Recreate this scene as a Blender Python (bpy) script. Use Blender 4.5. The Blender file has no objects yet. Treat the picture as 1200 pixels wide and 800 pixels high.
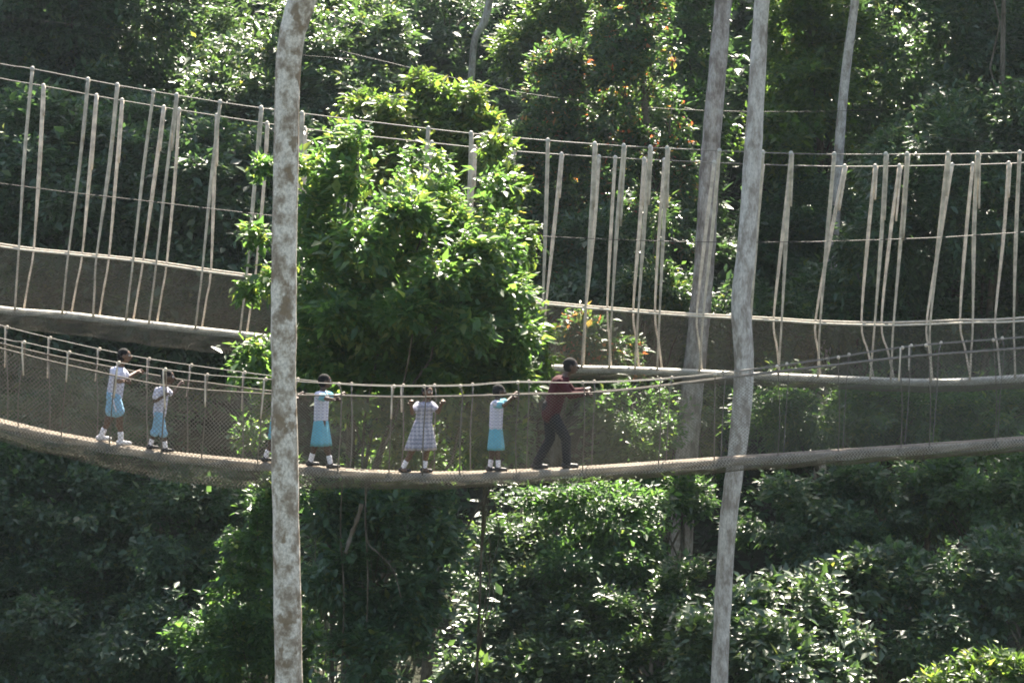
import bpy, math, numpy as np
from mathutils import Vector
rng = np.random.default_rng(7)
S = bpy.context.scene
COL = S.collection
pi = math.pi

# ------------------------------------------------------------------ camera and world
F = 2239.0            # focal length in pixels of a 1200 px wide picture
CAMZ = 24.0           # the camera stands on a platform high over the valley
PITCH = math.atan(40.0 / F)
cam_d = bpy.data.cameras.new('camera'); cam = bpy.data.objects.new('camera', cam_d); COL.objects.link(cam)
cam_d.sensor_width = 36.0; cam_d.lens = 36.0 * F / 1200.0
cam_d.clip_start = 0.1; cam_d.clip_end = 1000
cam.location = (0, 0, CAMZ); cam.rotation_euler = (pi / 2 - PITCH, 0, 0)
S.camera = cam

def P(px, py, Y):
    """world point seen at a spot of the 1200x800 frame, at distance Y"""
    a = (px - 600.0) / F; b = (400.0 - py) / F
    dy = math.cos(PITCH) + b * math.sin(PITCH); dz = -math.sin(PITCH) + b * math.cos(PITCH)
    k = Y / dy
    return np.array([a * k, Y, CAMZ + dz * k])

SUN_EL, SUN_AZ = math.radians(55), math.radians(13)       # behind the forest, a little to the right
sun_dir = np.array([math.sin(SUN_AZ) * math.cos(SUN_EL), math.cos(SUN_AZ) * math.cos(SUN_EL), math.sin(SUN_EL)])
w = bpy.data.worlds.new('World'); S.world = w; w.use_nodes = True
nt = w.node_tree; bg = nt.nodes['Background']; sky = nt.nodes.new('ShaderNodeTexSky')
sky.sky_type = 'NISHITA'; sky.sun_disc = False; sky.sun_elevation = SUN_EL; sky.sun_rotation = SUN_AZ
sky.air_density = 1.0; sky.dust_density = 2.0
nt.links.new(sky.outputs[0], bg.inputs[0]); bg.inputs[1].default_value = 0.072
sd = bpy.data.lights.new('sun', 'SUN'); so = bpy.data.objects.new('sun', sd); COL.objects.link(so)
sd.energy = 5.0; sd.angle = math.radians(0.5); sd.color = (1.0, 0.95, 0.86)
so.rotation_euler = Vector(sun_dir).to_track_quat('Z', 'Y').to_euler(); so.location = (30, 120, 120)
S.view_settings.view_transform = 'Standard'; S.view_settings.look = 'None'
S.view_settings.exposure = 2.4; S.view_settings.gamma = 1.0; S.view_settings.use_white_balance = True; S.view_settings.white_balance_temperature = 7000; S.view_settings.use_curve_mapping = False
cy = S.cycles
cy.max_bounces = 7; cy.diffuse_bounces = 4; cy.glossy_bounces = 2; cy.transmission_bounces = 4; cy.volume_bounces = 0
cy.caustics_reflective = False; cy.caustics_refractive = False; cy.use_denoising = True; cy.use_adaptive_sampling = False
cy.sample_clamp_indirect = 4.0; cy.filter_width = 1.75

# ------------------------------------------------------------------ materials
class NT:
    def __init__(s, name):
        s.m = bpy.data.materials.new(name); s.m.use_nodes = True; s.t = s.m.node_tree
        s.b = s.t.nodes['Principled BSDF']; s.out = s.t.nodes['Material Output']
    def n(s, typ, **kw):
        x = s.t.nodes.new(typ)
        for k, v in kw.items():
            if k.startswith('i_'): x.inputs[k[2:].replace('_', ' ')].default_value = v
            else: setattr(x, k, v)
        return x
    def l(s, a, b): s.t.links.new(a, b)
    def coord(s, scale=(1, 1, 1), kind='Object'):
        tc = s.n('ShaderNodeTexCoord'); mp = s.n('ShaderNodeMapping'); mp.inputs['Scale'].default_value = scale
        s.l(tc.outputs[kind], mp.inputs[0]); return mp.outputs[0]
    def noise(s, vec, scale, detail=4, rough=.6):
        x = s.n('ShaderNodeTexNoise'); x.inputs['Scale'].default_value = scale; x.inputs['Detail'].default_value = detail
        x.inputs['Roughness'].default_value = rough; s.l(vec, x.inputs['Vector']); return x.outputs['Fac']
    def ramp(s, fac, stops, interp='LINEAR'):
        r = s.n('ShaderNodeValToRGB'); r.color_ramp.interpolation = interp
        e = r.color_ramp.elements
        while len(e) < len(stops): e.new(.5)
        for q, (p, c) in zip(e, stops): q.position = p; q.color = (*c, 1) if len(c) == 3 else c
        s.l(fac, r.inputs[0]); return r.outputs[0]
    def mix(s, fac, a, b, blend='MIX'):
        m = s.n('ShaderNodeMix', data_type='RGBA', blend_type=blend)
        for sock, v in ((m.inputs[0], fac), (m.inputs[6], a), (m.inputs[7], b)):
            if hasattr(v, 'links'): s.l(v, sock)
            else: sock.default_value = v if not isinstance(v, tuple) else ((*v, 1) if len(v) == 3 else v)
        return m.outputs[2]
    def math(s, op, a, b=None):
        m = s.n('ShaderNodeMath', operation=op)
        for sock, v in ((m.inputs[0], a), (m.inputs[1], b)):
            if v is None: continue
            if hasattr(v, 'links'): s.l(v, sock)
            else: sock.default_value = v
        return m.outputs[0]
    def bump(s, h, strength=.4, dist=.02):
        b = s.n('ShaderNodeBump'); b.inputs['Strength'].default_value = strength; b.inputs['Distance'].default_value = dist
        s.l(h, b.inputs['Height']); s.l(b.outputs[0], s.b.inputs['Normal'])

def plain(name, c, rough=.7, var=.25, scale=30, spec=.3):
    k = NT(name); v = k.coord(); f = k.noise(v, scale)
    lo = tuple(x * (1 - var) for x in c); hi = tuple(min(1, x * (1 + var)) for x in c)
    k.l(k.ramp(f, [(.3, lo), (.7, hi)]), k.b.inputs['Base Color'])
    k.b.inputs['Roughness'].default_value = rough; k.b.inputs['Specular IOR Level'].default_value = spec
    return k.m

def leaf_mat(name, stops, rough=.40, trans=.50, tboost=2.7, spec=.55):
    k = NT(name)
    at = k.n('ShaderNodeAttribute', attribute_name='tint'); at.attribute_type = 'GEOMETRY'
    c = k.ramp(at.outputs['Fac'], stops)
    v = k.coord(); f = k.noise(v, .55, 3)
    c = k.mix(k.math('MULTIPLY', f, .6), c, k.mix(1.0, c, (.62, .72, .8), 'MULTIPLY'))
    k.l(c, k.b.inputs['Base Color']); k.b.inputs['Roughness'].default_value = rough
    k.b.inputs['Specular IOR Level'].default_value = spec
    tr = k.n('ShaderNodeBsdfTranslucent')
    k.l(k.mix(1.0, c, (1.30 * tboost, 1.24 * tboost, .66 * tboost), 'MULTIPLY'), tr.inputs[0])
    mx = k.n('ShaderNodeMixShader'); mx.inputs[0].default_value = trans
    k.l(k.b.outputs[0], mx.inputs[1]); k.l(tr.outputs[0], mx.inputs[2]); k.l(mx.outputs[0], k.out.inputs[0])
    return k.m

M = {}
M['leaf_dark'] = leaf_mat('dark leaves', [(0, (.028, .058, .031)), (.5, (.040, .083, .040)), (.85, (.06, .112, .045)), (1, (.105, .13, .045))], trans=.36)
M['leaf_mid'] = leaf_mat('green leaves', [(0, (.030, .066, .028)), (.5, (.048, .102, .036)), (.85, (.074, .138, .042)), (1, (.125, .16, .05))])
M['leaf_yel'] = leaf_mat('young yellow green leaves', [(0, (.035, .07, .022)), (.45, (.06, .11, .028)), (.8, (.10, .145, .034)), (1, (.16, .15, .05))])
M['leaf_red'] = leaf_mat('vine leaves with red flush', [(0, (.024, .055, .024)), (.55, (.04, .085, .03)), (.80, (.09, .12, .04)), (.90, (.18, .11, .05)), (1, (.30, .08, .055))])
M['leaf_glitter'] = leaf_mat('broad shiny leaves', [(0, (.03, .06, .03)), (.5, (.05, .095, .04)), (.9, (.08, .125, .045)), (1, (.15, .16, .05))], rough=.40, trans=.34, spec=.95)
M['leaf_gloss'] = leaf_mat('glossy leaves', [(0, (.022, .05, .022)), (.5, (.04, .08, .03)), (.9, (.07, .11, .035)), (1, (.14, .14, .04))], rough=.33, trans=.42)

def bark(name, a, b, c, patch=None, scale=2.2, zs=.55):
    k = NT(name); v = k.coord((1, 1, zs)); n1 = k.noise(v, scale * 1.7, 6, .65); n2 = k.noise(v, scale * 9, 4, .7)
    col = k.ramp(n1, [(.39, a), (.48, b), (.57, c)])
    if patch:
        n3 = k.noise(v, scale * .75, 6, .55)
        col = k.mix(k.ramp(n3, [(.585, (0, 0, 0)), (.625, (.9, .9, .9))]), col, patch)
    col = k.mix(k.ramp(n2, [(.4, (0, 0, 0)), (.75, (.65, .65, .65))]), col, tuple(x * .5 for x in a))
    k.l(col, k.b.inputs['Base Color']); k.b.inputs['Roughness'].default_value = .85
    k.b.inputs['Specular IOR Level'].default_value = .2
    k.bump(n2, .5, .03); return k.m
M['bark_lichen'] = bark('pale lichen bark', (.30, .235, .17), (.52, .445, .35), (.78, .71, .60), (.25, .18, .11), 3.6, .85)
M['bark_grey'] = bark('smooth grey bark', (.31, .265, .225), (.48, .43, .38), (.63, .585, .53), None, 3.5, .4)
M['bark_brown'] = bark('grey brown bark', (.20, .165, .14), (.32, .275, .24), (.45, .41, .37), None, 2.6, .4)
M['bark_dark'] = bark('dark bark', (.06, .05, .035), (.10, .085, .06), (.16, .14, .11), None, 3, .4)
M['rope'] = plain('weathered hanging rope', (.53, .455, .36), .85, .38, 5)
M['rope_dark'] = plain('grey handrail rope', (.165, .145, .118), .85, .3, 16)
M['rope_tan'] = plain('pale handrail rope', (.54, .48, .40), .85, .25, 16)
M['net'] = plain('netting twine', (.20, .18, .145), .9, .2, 20)
M['net_far'] = plain('old netting twine', (.17, .15, .125), .9, .2, 20)
M['net_wrap'] = plain('bunched netting twine', (.40, .365, .31), .9, .3, 6)
M['wire'] = plain('steel wire', (.045, .035, .03), .55, .2, 8)
M['cable'] = plain('galvanised cable', (.19, .175, .15), .55, .2, 8)
M['alu_old'] = plain('dirty side rail', (.24, .20, .155), .75, .6, 1.8)
M['alu'] = plain('weathered aluminium', (.46, .43, .37), .5, .35, 9)
M['plank'] = plain('weathered plank', (.17, .135, .10), .85, .4, 6)
M['skin'] = plain('dark skin', (.075, .045, .032), .5, .12, 12)
M['skin2'] = plain('brown skin', (.12, .068, .045), .5, .12, 12)
M['hair'] = plain('black hair', (.006, .0055, .0055), .9, .3, 60)
M['eye'] = plain('eye white', (.5, .47, .44), .4, .05)
M['white'] = plain('white cotton', (.62, .62, .69), .9, .06, 20)
M['sock'] = plain('white sock', (.72, .71, .76), .9, .08, 30)
M['aqua'] = plain('light blue cotton', (.13, .37, .47), .9, .12, 14)
M['paleblue'] = plain('pale blue cotton', (.22, .40, .55), .9, .12, 14)
M['red'] = plain('dark red jersey', (.048, .006, .009), .9, .2, 16)
M['black'] = plain('black cloth', (.012, .012, .016), .9, .3, 16)
M['shoe'] = plain('dark shoe', (.03, .027, .028), .5, .2)
M['shoe_white'] = plain('white shoe', (.66, .64, .64), .6, .1)

def check_mat(name, base, line, step, amount=.75):
    k = NT(name); v = k.coord(); sx = k.n('ShaderNodeSeparateXYZ'); k.l(v, sx.inputs[0])
    d = []
    for a in ('X', 'Y', 'Z'):
        q = k.math('FRACT', k.math('DIVIDE', sx.outputs[a], step)); d.append(k.math('LESS_THAN', q, .42))
    h = k.math('MAXIMUM', d[0], d[1]); f = k.math('MULTIPLY', k.math('ADD', h, d[2]), .5 * amount)
    k.l(k.mix(f, base, line), k.b.inputs['Base Color']); k.b.inputs['Roughness'].default_value = .9
    return k.m
M['check'] = check_mat('blue grey check dress cotton', (.48, .46, .52), (.12, .13, .20), .062)
M['check_soft'] = check_mat('white cotton with faint check', (.60, .59, .66), (.26, .28, .42), .05, .6)

k = NT('forest floor'); v = k.coord(); f1 = k.noise(v, .5, 6); f2 = k.noise(v, 7, 5)
k.l(k.mix(f2, k.ramp(f1, [(.35, (.035, .030, .018)), (.6, (.03, .045, .018)), (.75, (.07, .055, .03))]), (.04, .035, .022)), k.b.inputs['Base Color'])
k.b.inputs['Roughness'].default_value = .95; k.bump(f2, .8, .2); M['floor'] = k.m

# ------------------------------------------------------------------ mesh helpers
def tag(o, label=None, cat=None, group=None, kind=None):
    if label: o['label'] = label
    if cat: o['category'] = cat
    if group: o['group'] = group
    if kind: o['kind'] = kind
    return o
def empty(name, loc):
    o = bpy.data.objects.new(name, None); o.location = tuple(loc); o.empty_display_size = .3; COL.objects.link(o); return o

class MB:
    """collects tubes and solids, all in world space"""
    def __init__(s): s.v = []; s.f = []; s.n = 0
    def add(s, v, f):
        v = np.asarray(v, float); s.v.append(v); s.f += [tuple(int(i) + s.n for i in q) for q in f]; s.n += len(v); return s
    def tube(s, pts, rad, seg=8, caps=True, flat=None):
        pts = np.asarray(pts, float); n = len(pts)
        rad = np.full(n, rad) if np.isscalar(rad) else np.asarray(rad, float)
        t = np.gradient(pts, axis=0); t /= np.linalg.norm(t, axis=1)[:, None] + 1e-12
        ref = np.array([0, 1., 0]) if abs(t[0][1]) < .9 else np.array([1., 0, 0])
        u = np.cross(t, ref); u /= np.linalg.norm(u, axis=1)[:, None]; w_ = np.cross(t, u)
        a = np.linspace(0, 2 * pi, seg, endpoint=False)
        ring = pts[:, None] + rad[:, None, None] * (np.cos(a)[None, :, None] * u[:, None] + np.sin(a)[None, :, None] * w_[:, None] * (flat or 1))
        f = []
        for i in range(n - 1):
            for j in range(seg):
                k_ = (j + 1) % seg; f.append((i * seg + j, i * seg + k_, (i + 1) * seg + k_, (i + 1) * seg + j))
        if caps: f += [tuple(range(seg))[::-1], tuple(range((n - 1) * seg, n * seg))]
        return s.add(ring.reshape(-1, 3), f)
    def box_path(s, pts, hy, z0, z1):
        """a rectangular section swept along a path that runs across the picture"""
        pts = np.asarray(pts, float); n = len(pts)
        sec = [(-hy, z0), (hy, z0), (hy, z1), (-hy, z1)]
        v = np.array([[p[0], p[1] + a, p[2] + b] for p in pts for a, b in sec])
        f = []
        for i in range(n - 1):
            for j in range(4):
                k_ = (j + 1) % 4; f.append((i * 4 + j, i * 4 + k_, i * 4 + 4 + k_, i * 4 + 4 + j))
        f += [(0, 1, 2, 3), tuple((n - 1) * 4 + q for q in (3, 2, 1, 0))]
        return s.add(v, f)
    def capsule(s, p0, p1, r0, r1, side=None, flat=1.0, seg=16):
        """tapered limb with round ends; flat scales the section along `side`"""
        p0 = np.asarray(p0, float); p1 = np.asarray(p1, float); d = p1 - p0; L = np.linalg.norm(d); d = d / (L + 1e-9)
        sd_ = np.array([0, 1., 0]) if side is None else np.asarray(side, float)
        if abs(np.dot(sd_, d)) > .95: sd_ = np.array([1., 0, 0]) if abs(d[0]) < .9 else np.array([0, 0, 1.])
        vv = sd_ - d * np.dot(sd_, d); vv /= np.linalg.norm(vv); uu = np.cross(d, vv)
        prof = [(-math.cos(q) * r0, math.sin(q) * r0) for q in np.linspace(.12, pi / 2, 5)]
        prof += [(L * q, r0 + (r1 - r0) * q) for q in (.25, .5, .75)]
        prof += [(L + math.sin(q) * r1, math.cos(q) * r1) for q in np.linspace(0, pi / 2 - .12, 5)]
        a = np.linspace(0, 2 * pi, seg, endpoint=False)
        V = [p0 + d * h + (uu * math.cos(x) + vv * math.sin(x) * flat) * r for h, r in prof for x in a]
        n = len(prof); f = []
        for i in range(n - 1):
            for j in range(seg):
                k_ = (j + 1) % seg; f.append((i * seg + j, i * seg + k_, (i + 1) * seg + k_, (i + 1) * seg + j))
        f += [tuple(range(seg))[::-1], tuple(range((n - 1) * seg, n * seg))]
        return s.add(V, f)
    def ball(s, c, r, ax=None, seg=16, rings=10):
        r = np.ones(3) * r if np.isscalar(r) else np.asarray(r, float)
        ax = np.eye(3) if ax is None else np.asarray(ax, float)
        V = []; f = []
        for i in range(1, rings):
            th = pi * i / rings
            for j in range(seg):
                ph = 2 * pi * j / seg
                q = np.array([math.sin(th) * math.cos(ph), math.sin(th) * math.sin(ph), math.cos(th)]) * r
                V.append(np.asarray(c) + q @ ax)
        V += [np.asarray(c) + np.array([0, 0, r[2]]) @ ax, np.asarray(c) - np.array([0, 0, r[2]]) @ ax]
        for i in range(rings - 2):
            for j in range(seg):
                k_ = (j + 1) % seg; f.append((i * seg + j, (i + 1) * seg + j, (i + 1) * seg + k_, i * seg + k_))
        t = len(V) - 2; b = len(V) - 1
        for j in range(seg):
            k_ = (j + 1) % seg; f.append((t, j, k_)); f.append((b, (rings - 2) * seg + k_, (rings - 2) * seg + j))
        return s.add(V, f)
    def mesh(s, name, origin):
        me = bpy.data.meshes.new(name)
        me.from_pydata((np.concatenate(s.v) - np.asarray(origin)).tolist(), [], s.f); me.update(); return me
    def build(s, name, mat, parent=None, origin=None, smooth=True):
        o0 = np.array(parent.location) if parent is not None and origin is None else np.asarray(origin if origin is not None else np.concatenate(s.v).mean(0))
        if parent is not None and parent.parent: o0 = np.array(parent.parent.location)
        me = s.mesh(name, o0); me.materials.append(mat)
        if smooth: me.shade_smooth()
        o = bpy.data.objects.new(name, me); COL.objects.link(o)
        if parent is not None: o.parent = parent
        else: o.location = tuple(o0)
        return o
    def remesh(s, name, mat, parent, voxel, smooth=3):
        o0 = np.array(parent.location)
        me = s.mesh(name, o0); t = bpy.data.objects.new('tmp', me); COL.objects.link(t)
        r = t.modifiers.new('r', 'REMESH'); r.mode = 'VOXEL'; r.voxel_size = voxel
        q = t.modifiers.new('s', 'SMOOTH'); q.iterations = smooth; q.factor = .5
        dg = bpy.context.evaluated_depsgraph_get(); dg.update()
        nm = bpy.data.meshes.new_from_object(t.evaluated_get(dg)); nm.name = name
        bpy.data.objects.remove(t); bpy.data.meshes.remove(me)
        nm.materials.clear(); nm.materials.append(mat); nm.shade_smooth()
        o = bpy.data.objects.new(name, nm); COL.objects.link(o); o.parent = parent; return o

def catmull(pts, n):
    p = np.asarray(pts, float); m = len(p)
    if m == 2: return p[0] + (p[1] - p[0]) * np.linspace(0, 1, n)[:, None]
    e = np.vstack([2 * p[0] - p[1], p, 2 * p[-1] - p[-2]])
    d = np.r_[0, np.cumsum(np.linalg.norm(np.diff(p, axis=0), axis=1))]; t = np.linspace(0, d[-1], n)
    i = np.clip(np.searchsorted(d, t, 'right') - 1, 0, m - 2); u = ((t - d[i]) / (d[i + 1] - d[i] + 1e-12))[:, None]
    a, b, c, q = e[i], e[i + 1], e[i + 2], e[i + 3]
    return .5 * (2 * b + (c - a) * u + (2 * a - 5 * b + 4 * c - q) * u ** 2 + (3 * b - a - 3 * c + q) * u ** 3)

def big_mesh(name, V, Fc, mat, parent=None, origin=(0, 0, 0), tint=None, smooth=False):
    """triangles straight from numpy"""
    me = bpy.data.meshes.new(name); V = (V - np.asarray(origin)).astype(np.float32); nf = len(Fc)
    me.vertices.add(len(V)); me.vertices.foreach_set('co', V.ravel())
    me.loops.add(nf * 3); me.loops.foreach_set('vertex_index', Fc.astype(np.int32).ravel())
    me.polygons.add(nf); me.polygons.foreach_set('loop_start', np.arange(0, nf * 3, 3, dtype=np.int32))
    if tint is not None:
        a = me.attributes.new('tint', 'FLOAT', 'FACE'); a.data.foreach_set('value', tint.astype(np.float32))
    me.update(calc_edges=True); me.materials.append(mat)
    if smooth: me.shade_smooth()
    o = bpy.data.objects.new(name, me); COL.objects.link(o)
    if parent is not None: o.parent = parent
    else: o.location = tuple(origin)
    return o

# ------------------------------------------------------------------ terrain
def ground_z(x, y):
    x = np.asarray(x, float); y = np.asarray(y, float)
    base = np.where(y < 38, 2.5 * np.exp(-((y - 38) / 14.0) ** 2), 2.5 + (y - 38) * .84)
    base = np.where(y > 105, 2.5 + 67 * .84 + (y - 105) * .1, base)
    base = base + np.where(y < 8, (8 - y) * .9, 0)
    amp = np.clip((y - 30) / 20, .2, 1)
    return base + amp * (1.2 * np.sin(x * .21 + y * .07) + .7 * np.sin(x * .47 - y * .23 + 1.3) + .3 * np.sin(x * 1.1 + y * .9))
gx = np.linspace(-75, 75, 151); gy = np.linspace(-18, 125, 151); GX, GY = np.meshgrid(gx, gy)
V = np.stack([GX, GY, ground_z(GX, GY)], -1).reshape(-1, 3); n_ = len(gx); i_ = np.arange((len(gy) - 1) * n_).reshape(-1, n_)[:, :-1].ravel()
o = big_mesh('hillside', V, np.concatenate([np.stack([i_, i_ + 1, i_ + n_ + 1], 1), np.stack([i_, i_ + n_ + 1, i_ + n_], 1)]), M['floor'], smooth=True)
tag(o, 'steep forest floor rising from the valley behind the bridges', None, None, 'structure')

# ------------------------------------------------------------------ foliage
def unit(a): return a / (np.linalg.norm(a, axis=-1, keepdims=True) + 1e-9)
def leaf_arrays(c, out, L, k=6, droop=.35, upn=1.0):
    """k leaves round each twig tip c (N,3) that points along out"""
    N = len(c) * k; c = np.repeat(c, k, 0); out = np.repeat(out, k, 0)
    r = unit(rng.normal(size=(N, 3)))
    a = unit(out * .7 + r * np.array([1, 1, .55]) - np.array([0, 0, droop]) * rng.random((N, 1)))
    nrm = np.array([0, -.26, upn]) + out * .30 + rng.normal(size=(N, 3)) * .38   # leaves face the open valley and the sky
    nrm = unit(nrm - a * (nrm * a).sum(1, keepdims=True)); s = np.cross(a, nrm)
    l = L * rng.gamma(5.5, 1 / 5.5, (N, 1)).clip(.3, 2.1); wd = l * rng.uniform(.16, .32, (N, 1))
    base = c + a * l * .12 + rng.normal(size=(N, 3)) * L * .62 - out * L * rng.uniform(0, 1.4, (N, 1))
    mid = base + a * l * .42
    tip = base + a * l - nrm * l * .12
    Vv = np.stack([base, mid + s * wd + nrm * wd * .3, tip, mid - s * wd + nrm * wd * .3], 1).reshape(-1, 3)
    q = np.arange(N)[:, None] * 4
    Fc = np.concatenate([q + np.array([[0, 2, 1]]), q + np.array([[0, 3, 2]])], 1).reshape(-1, 3)
    return Vv, Fc, N

def lobes_to_tips(lobes, L, lai, k, sub=(.20, .40), tight=False):
    """lobes: (centre, radii). Each is broken into many small leafy clumps; returns twig tips and their directions"""
    T, O, cl = [], [], []
    for c, r in lobes:
        c = np.asarray(c, float); r = np.asarray(r, float)
        area = 4 * pi * (((r[0] * r[1]) ** 1.6 + (r[0] * r[2]) ** 1.6 + (r[1] * r[2]) ** 1.6) / 3) ** (1 / 1.6)
        nt_ = max(12, int(lai * area / (L * L * .24 * k)))
        ns = max(6, int(10 + 4 * area / 12)); ns = min(ns, 70) * (3 if tight else 1)
        d = unit(rng.normal(size=(ns, 3))); sc = c + d * r * (rng.uniform(.80, 1.0, (ns, 1)) if tight else rng.uniform(.50, 1.02, (ns, 1)))
        sr = rng.uniform(*sub, ns)[:, None] * r.mean() * (np.array([1.15, 1.15, .68]) if ns < 60 else np.array([.9, .9, .6]))
        w_ = sr[:, 0] ** 2; pick = rng.choice(ns, nt_, p=w_ / w_.sum())
        dd = unit(rng.normal(size=(nt_, 3)) + np.array([0, 0, .35])); rad = rng.uniform(.5, 1.08, (nt_, 1)) ** .6
        T.append(sc[pick] + dd * sr[pick] * rad); O.append(unit(dd * .6 + d[pick] * .7)); cl.append(sc)
    return np.concatenate(T), np.concatenate(O), np.concatenate(cl)

N_LEAVES = 0
GAPS = [(P(x, y, Y), r * Y / F) for x, y, Y, r in (
    (590, 640, 42, 46), (570, 695, 41.5, 46), (612, 590, 42, 32), (960, 705, 37, 62), (900, 750, 36.6, 46), (1005, 690, 37, 40), (1150, 790, 34, 55),
    (330, 60, 57, 90), (258, 115, 57, 50), (410, 55, 57.5, 66), (490, 130, 45, 70), (640, 120, 54, 46), (690, 60, 53.8, 26), (802, 110, 53.6, 28), (640, 25, 60, 44),
    (940, 80, 57.5, 66), (1000, 150, 58.5, 34), (770, 338, 49.5, 46), (790, 248, 50, 26), (655, 385, 45.5, 36), (262, 690, 38, 36), (300, 440, 33.6, 44), (130, 45, 61.5, 55), (1045, 150, 59, 40), (1095, 60, 60, 45), (700, 140, 53.6, 30), (797, 205, 53.5, 28), (605, 180, 54, 24), (400, 330, 33, 36), (560, 300, 33.2, 40), (470, 250, 33, 46), (520, 325, 32.3, 30), (430, 290, 32.3, 30), (588, 348, 32.9, 26), (470, 365, 32.1, 26), (1110, 655, 38.3, 38), (1175, 610, 42, 38), (1060, 585, 43, 30), (960, 490, 46.3, 40), (1090, 480, 46.3, 36), (1160, 500, 46.3, 30), (780, 520, 44.5, 36))]
def crown(name, lobes, L, mat, parent=None, lai=1.7, k=6, bright=0.0, droop=.35, origin=None, extra=None, tight=False):
    global N_LEAVES
    T, O, cl = lobes_to_tips(lobes, L, lai, k, (.14, .26) if tight else (.20, .40), tight)
    sp = []                                                # shoots that stand out of the outline
    for c, r in lobes:
        for q in range(int(10 + 9 * r.mean())):
            d = unit(rng.normal(size=3) + np.array([0, 0, .5])); n_s = rng.integers(5, 12); t = np.linspace(.8, rng.uniform(1.1, 1.32), n_s)[:, None]
            sp.append((c + d * r * t + rng.normal(size=(n_s, 3)) * L * .45 - np.array([0, 0, .15]) * (t - .8) * r.mean(), np.repeat(d[None], n_s, 0)))
    T = np.concatenate([T] + [q[0] for q in sp]); O = np.concatenate([O] + [q[1] for q in sp])
    if extra is not None: T = np.concatenate([T, extra[0]]); O = np.concatenate([O, extra[1]])
    keep = np.ones(len(T), bool)                            # gaps in the canopy through which the sun reaches lower crowns
    for c, rr in GAPS:
        dv = T - c; al = dv @ sun_dir; pe = np.linalg.norm(dv - al[:, None] * sun_dir, axis=1)
        keep &= ~((al > 1.15 * rr + .5) & (pe < rr * (1 + .25 * np.sin(T[:, 0] * 2.1))) & (rng.random(len(T)) < .9))
    T, O = T[keep], O[keep]
    # clumps differ in age: whole twigs share a tint
    V, Fc, N = leaf_arrays(T, O, L, k, droop)
    N_LEAVES += N
    tw = np.repeat(rng.beta(1.6, 2.6, len(T)), k); ti = np.clip(tw + rng.normal(size=N) * .13 + bright, 0, 1)
    og = np.array(parent.location) if parent is not None else (origin if origin is not None else T.mean(0))
    return big_mesh(name, V, Fc, mat, parent, og, np.repeat(ti, 2)), cl

def limb_path(a, b, sag=.15, n=7):
    a = np.asarray(a); b = np.asarray(b); t = np.linspace(0, 1, n)[:, None]; L = np.linalg.norm(b - a)
    return a + (b - a) * t + np.array([0, 0, 1]) * (np.sin(t * pi) * L * sag) + rng.normal(size=(n, 3)) * .03 * L * np.sin(t * pi)

def pl(px, py, rx, ry, Y, rd=None):
    """a crown lobe seen at px,py with apparent radii rx,ry, at distance Y"""
    c = P(px, py, Y); m = Y / F
    return (c, np.array([rx * m, (rd if rd else (rx + ry) * .5 * m), ry * m]))

def tree(label, lobes, L, mat, lai=1.7, k=6, bright=0, trunk_r=.16, bark_m='bark_dark', base=None, group=None, name='forest_tree', cat='tree', droop=.35, extra=None, limbs=9):
    C = np.array([l[0] for l in lobes]); R = np.array([l[1] for l in lobes])
    top = C[C[:, 2].argmax()]; cx = (C * (R[:, :1])).sum(0) / R[:, 0].sum()
    b = np.array([cx[0] + rng.uniform(-.5, .5), cx[1] + rng.uniform(0, 1.0), 0]) if base is None else np.array([base[0], base[1], 0.])
    b[2] = ground_z(b[0], b[1]) - .15
    e = empty(name, b)
    cr, cl = crown('crown', lobes, L, M[mat], e, lai, k, bright, droop, extra=extra, tight='vine' in name)
    mb = MB()
    ctop = np.array([top[0], top[1], top[2] + R[C[:, 2].argmax()][2] * .3])
    mid = (b + ctop) / 2 + np.array([rng.normal() * .35, rng.normal() * .35, 0])
    path = catmull([b, mid, ctop], 14)
    mb.tube(path, np.linspace(trunk_r, trunk_r * .25, 14), 9)
    sel = cl[rng.permutation(len(cl))[:limbs]]
    for q in sel:
        hgt = np.clip((q[2] - b[2]) / (ctop[2] - b[2] + 1e-6) - .22, .25, .9); j = int(hgt * 13)
        pa = limb_path(path[j], q, .05); r0 = trunk_r * .38 * (1 - j / 20)
        mb.tube(pa, np.linspace(r0, r0 * .25, len(pa)), 6)
    mb.build('trunk', M[bark_m], e)
    tag(e, label, cat, group); return e

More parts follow.
